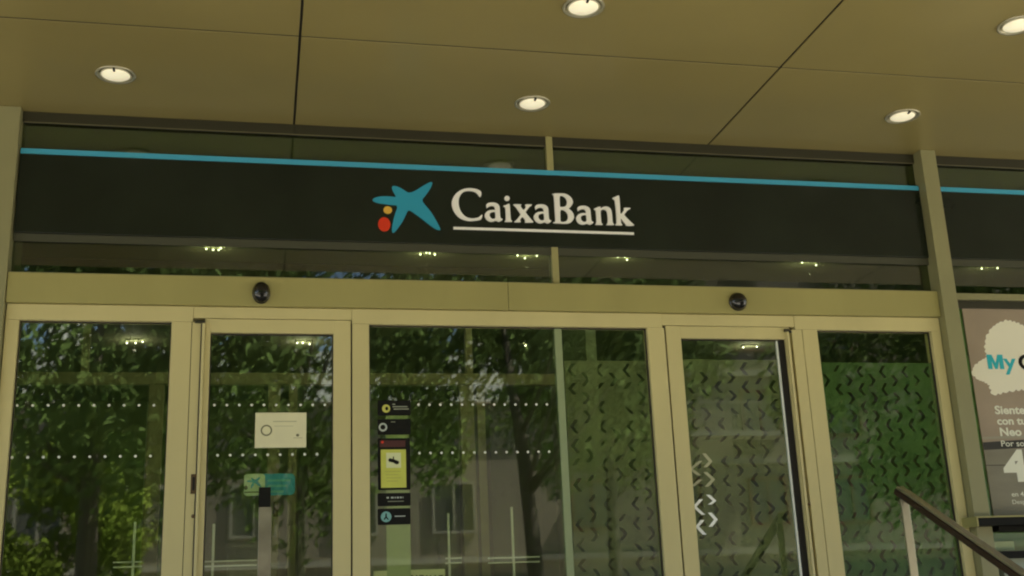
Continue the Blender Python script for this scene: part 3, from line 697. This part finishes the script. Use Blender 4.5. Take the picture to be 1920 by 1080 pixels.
# ------------------------------------------------------------------ street behind the camera (mirrored in the glass)
def mir(px,py,Y):
    """point at y=-Y that the glass mirrors towards (px,py) of the photograph"""
    q=at(px,py,0); k=(7.5+Y)/7.5
    return Vector((q.x*k,-Y,EYE.z+(q.z-EYE.z)*k))
BARK=mat('bark',(.06,.05,.035),.9,noise=.3,nscale=8,bump=.5,bscale=15)
def leafm(name,c): 
    m=mat(name,c,.85,noise=.45,nscale=.7)
    m.node_tree.nodes['Principled BSDF'].inputs['Specular IOR Level'].default_value=.08
    return m
LEAF=leafm('leaf_dark',(.095,.145,.040)); LEAF2=leafm('leaf_mid',(.095,.145,.035)); LEAFY=leafm('leaf_yellow',(.15,.21,.03))
def crown_mesh(name,m,rx,rz,n,size,seed,clumps=26):
    rnd=random.Random(seed); cs=[]
    for _ in range(clumps):
        while True:
            p=Vector((rnd.uniform(-1,1),rnd.uniform(-1,1),rnd.uniform(-1,1)))
            if p.length<1: break
        cs.append((Vector((p.x*rx,p.y*rx,p.z*rz)),rnd.uniform(.28,.5)*min(rx,rz)))
    vs_=[];fs=[]
    for i in range(n):
        c,r=cs[rnd.randrange(clumps)]
        p=c+Vector((rnd.gauss(0,1),rnd.gauss(0,1),rnd.gauss(0,.8))).normalized()*r*rnd.random()**.45
        d=Vector((rnd.gauss(0,1),rnd.gauss(0,1),rnd.gauss(0,.6))).normalized(); u=d.orthogonal().normalized(); w=d.cross(u); s=size*rnd.uniform(.6,1.3)
        k=len(vs_); vs_+=[p-u*s,p-w*s*.45,p+u*s,p+w*s*.45]; fs.append((k,k+1,k+2,k+3))
    me=bpy.data.meshes.new(name); me.from_pydata(vs_,[],fs); me.materials.append(m); return me
def tree(x,y,h,zc,rx,rz,m,label,n=9000,size=.11,seed=1,lean=0,trunk_r=.2,clumps=26):
    t=thing('street_tree',label,'tree','street trees across from the bank'); t.location=(x,y,GROUND)
    zc-=GROUND
    pts=[(0,0,-.1),(lean*.2,0,h*.25),(lean*.5,.1,h*.5),(lean,0,h*.8)]
    mb=MB().tube(pts,[trunk_r*1.2,trunk_r,trunk_r*.8,trunk_r*.3],10)
    rnd=random.Random(seed)
    for k in range(7):
        a=rnd.uniform(0,6.28); z0=h*rnd.uniform(.38,.65); L=rx*rnd.uniform(.5,.8)
        mb.tube([(lean*.5,0,z0),(lean*.5+math.cos(a)*L*.5,math.sin(a)*L*.5,z0+L*.35),(lean*.5+math.cos(a)*L,math.sin(a)*L,z0+L*.8)],[trunk_r*.4,trunk_r*.25,trunk_r*.08],6)
    mb.build('trunk',BARK,t,smooth=True)
    o=bpy.data.objects.new('crown',crown_mesh('crown',m,rx,rz,n,size,seed,clumps)); COL.objects.link(o); o.parent=t; o.location=(lean*.6,0,zc); o['kind']='stuff'
    return t
p=mir(165,1000,11.5); tree(p.x,-11.5,8,6.0,3.6,3.2,LEAF,'large dark green street tree mirrored in the left panes',n=17000,size=.11,seed=2,clumps=24,trunk_r=.17)
p=mir(1010,900,13); tree(p.x,-13,9,6.6,3.5,3.3,LEAF,'dark green street tree mirrored in the middle pane',n=15000,size=.11,seed=4,clumps=20,lean=-.6,trunk_r=.15)
p=mir(120,900,18); tree(p.x,-17.6,4.2,2.5,1.5,2.0,LEAFY,'small yellow green tree mirrored low in the left pane',n=12000,size=.08,seed=6,trunk_r=.08)
p=mir(560,900,19); tree(p.x,-20,10,6.4,4.6,3.6,LEAF2,'mid green tree mirrored between the left door and middle pane',n=9000,size=.13,seed=8,clumps=17,trunk_r=.19)
p=mir(1120,900,21); tree(p.x+.8,-22.5,10,7.0,3.6,3.2,LEAF2,'mid green tree mirrored behind the chevron film of the middle pane',n=18000,size=.09,seed=18,trunk_r=.17)
p=mir(1700,800,14); tree(p.x+1.2,-14.5,9,5.4,3.3,3.6,LEAF2,'leafy tree mirrored in the rightmost pane',n=18000,size=.10,seed=10,trunk_r=.15)
p=mir(-150,800,15); tree(p.x-1,-14.5,8.5,5.2,3.0,3.2,LEAF,'dark tree at the left end of the mirrored row',n=20000,size=.08,seed=12,trunk_r=.16)
# building opposite
OW=mat('opposite_render',(.21,.18,.13),.8,noise=.12,nscale=.5,bump=.1); OW2=mat('opposite_white',(.30,.28,.22),.8,noise=.1,nscale=.5)
OWIN=mat('opposite_window',(.075,.072,.06),.35); OFR=mat('opposite_frame',(.27,.25,.20),.5); OBR=mat('opposite_brick',(.14,.06,.035),.8,noise=.2,nscale=2)
def opp(x0,x1,y,h,m,label,step=3.1,red=False,shift=0):
    t=thing('apartment_building',label,'building','apartment blocks across the street')
    B('wall',m,t,x0,x1,y-10,y,GROUND-.11,h)
    n=int((x1-x0)/step); me=None
    B('shopfront',OWIN,t,x0+.6,x1-.6,y,y+.05,GROUND+.2,GROUND+2.8)
    for f in range(int((h-3)/3.0)):
        zb=GROUND+4.2+f*3.0
        B('string_course',OW2,t,x0,x1,y+.001,y+.18,zb-1.0,zb-.82)
        for i in range(n):
            xc=x0+(i+.5)*step+shift
            if me is None:
                w=MB().box(-.62,.62,0,.03,0,1.45).build('window',OWIN,t); me=w.data
            else:
                w=bpy.data.objects.new('window',me); COL.objects.link(w); w.parent=t
            w.location=(xc,y+.001,zb)
            fm=MB(); [fm.box(*b) for b in ((-.70,-.62,0,.1,-.08,1.53),(.62,.70,0,.1,-.08,1.53),(-.62,.62,0,.1,1.45,1.53),(-.62,.62,0,.1,-.08,0),(-.03,.03,.03,.08,0,1.45))]
            if i==0 and f==0: fo=fm.build('frame',OBR if red else OFR,w); fme=fo.data
            else: fm.bm.free(); fo=bpy.data.objects.new('frame',fme); COL.objects.link(fo); fo.parent=w
        if f%2==1:
            b_=MB().box(x0+2,x0+2+step*2,y+.18,y+1.1,zb-.2,zb-.05)
            for k in range(int(step*2/.14)): b_.box(x0+2+k*.14,x0+2.03+k*.14,y+1.05,y+1.08,zb-.05,zb+.9)
            b_.box(x0+2,x0+2+step*2,y+1.04,y+1.09,zb+.9,zb+.95)
            b_.build('balcony',OW2,t)
    return t
opp(-34,-8,-29,9.2,OW2,'pale block at the left of the mirrored far side of the street')
ob=opp(-8,9,-28.9,8.4,OW,'ochre block in the middle of the mirrored far side of the street',red=False)
PW=mat('white_render',(.85,.83,.74),.8,noise=.08,nscale=1)
B('speckle_parapet',PW,ob,-8.1,9.1,-29.2,-28.6,7.0,8.6)  # unseen white block added so bright speckles mirror between the leaves
for k in range(5): B('chimney',PW,ob,-6.6+k*3.3,-5.5+k*3.3,-30.4,-29.3,8.4,9.7)
opp(9,24,-29,16,OW,'ochre block with reddish window frames mirrored at the right',red=True)
opp(24,50,-29.2,17,OW2,'pale block far right on the mirrored side of the street')

# pale parked van mirrored low in the left pane
p=mir(62,1010,22); van=thing('parked_van','white parked van mirrored low in the leftmost pane','van'); van.location=(p.x,-22,GROUND-.1)
VW=mat('van_white',(.42,.42,.38),.3)
prof=[(-2.6,.35),(2.3,.35),(2.5,.6),(2.5,1.1),(1.75,1.3),(1.1,2.1),(.8,2.3),(-2.5,2.3),(-2.6,2.1)]
mb=MB(); a=[mb.bm.verts.new((x,-.95,z)) for x,z in prof]; b=[mb.bm.verts.new((x,.95,z)) for x,z in prof]
mb.bm.faces.new(a); mb.bm.faces.new(b)
for k in range(len(prof)): mb.bm.faces.new((a[k],a[(k+1)%len(prof)],b[(k+1)%len(prof)],b[k]))
mb.build('body',VW,van,bevel=.05)
MB().box(.35,1.0,.951,.965,1.25,1.95).build('window',OWIN,van)
MB().box(-1.9,-.2,.951,.956,1.25,1.9).build('side_panel',VW,van)
for x in (-1.7,1.6):
    for yy in (.80,-.80): MB().lathe([(.001,-.1),(.34,-.1),(.36,0),(.34,.1),(.001,.1)],(x,yy+.06*(1 if yy>0 else -1),.36),20,'Y').build('wheel',BLKM,van,smooth=False)
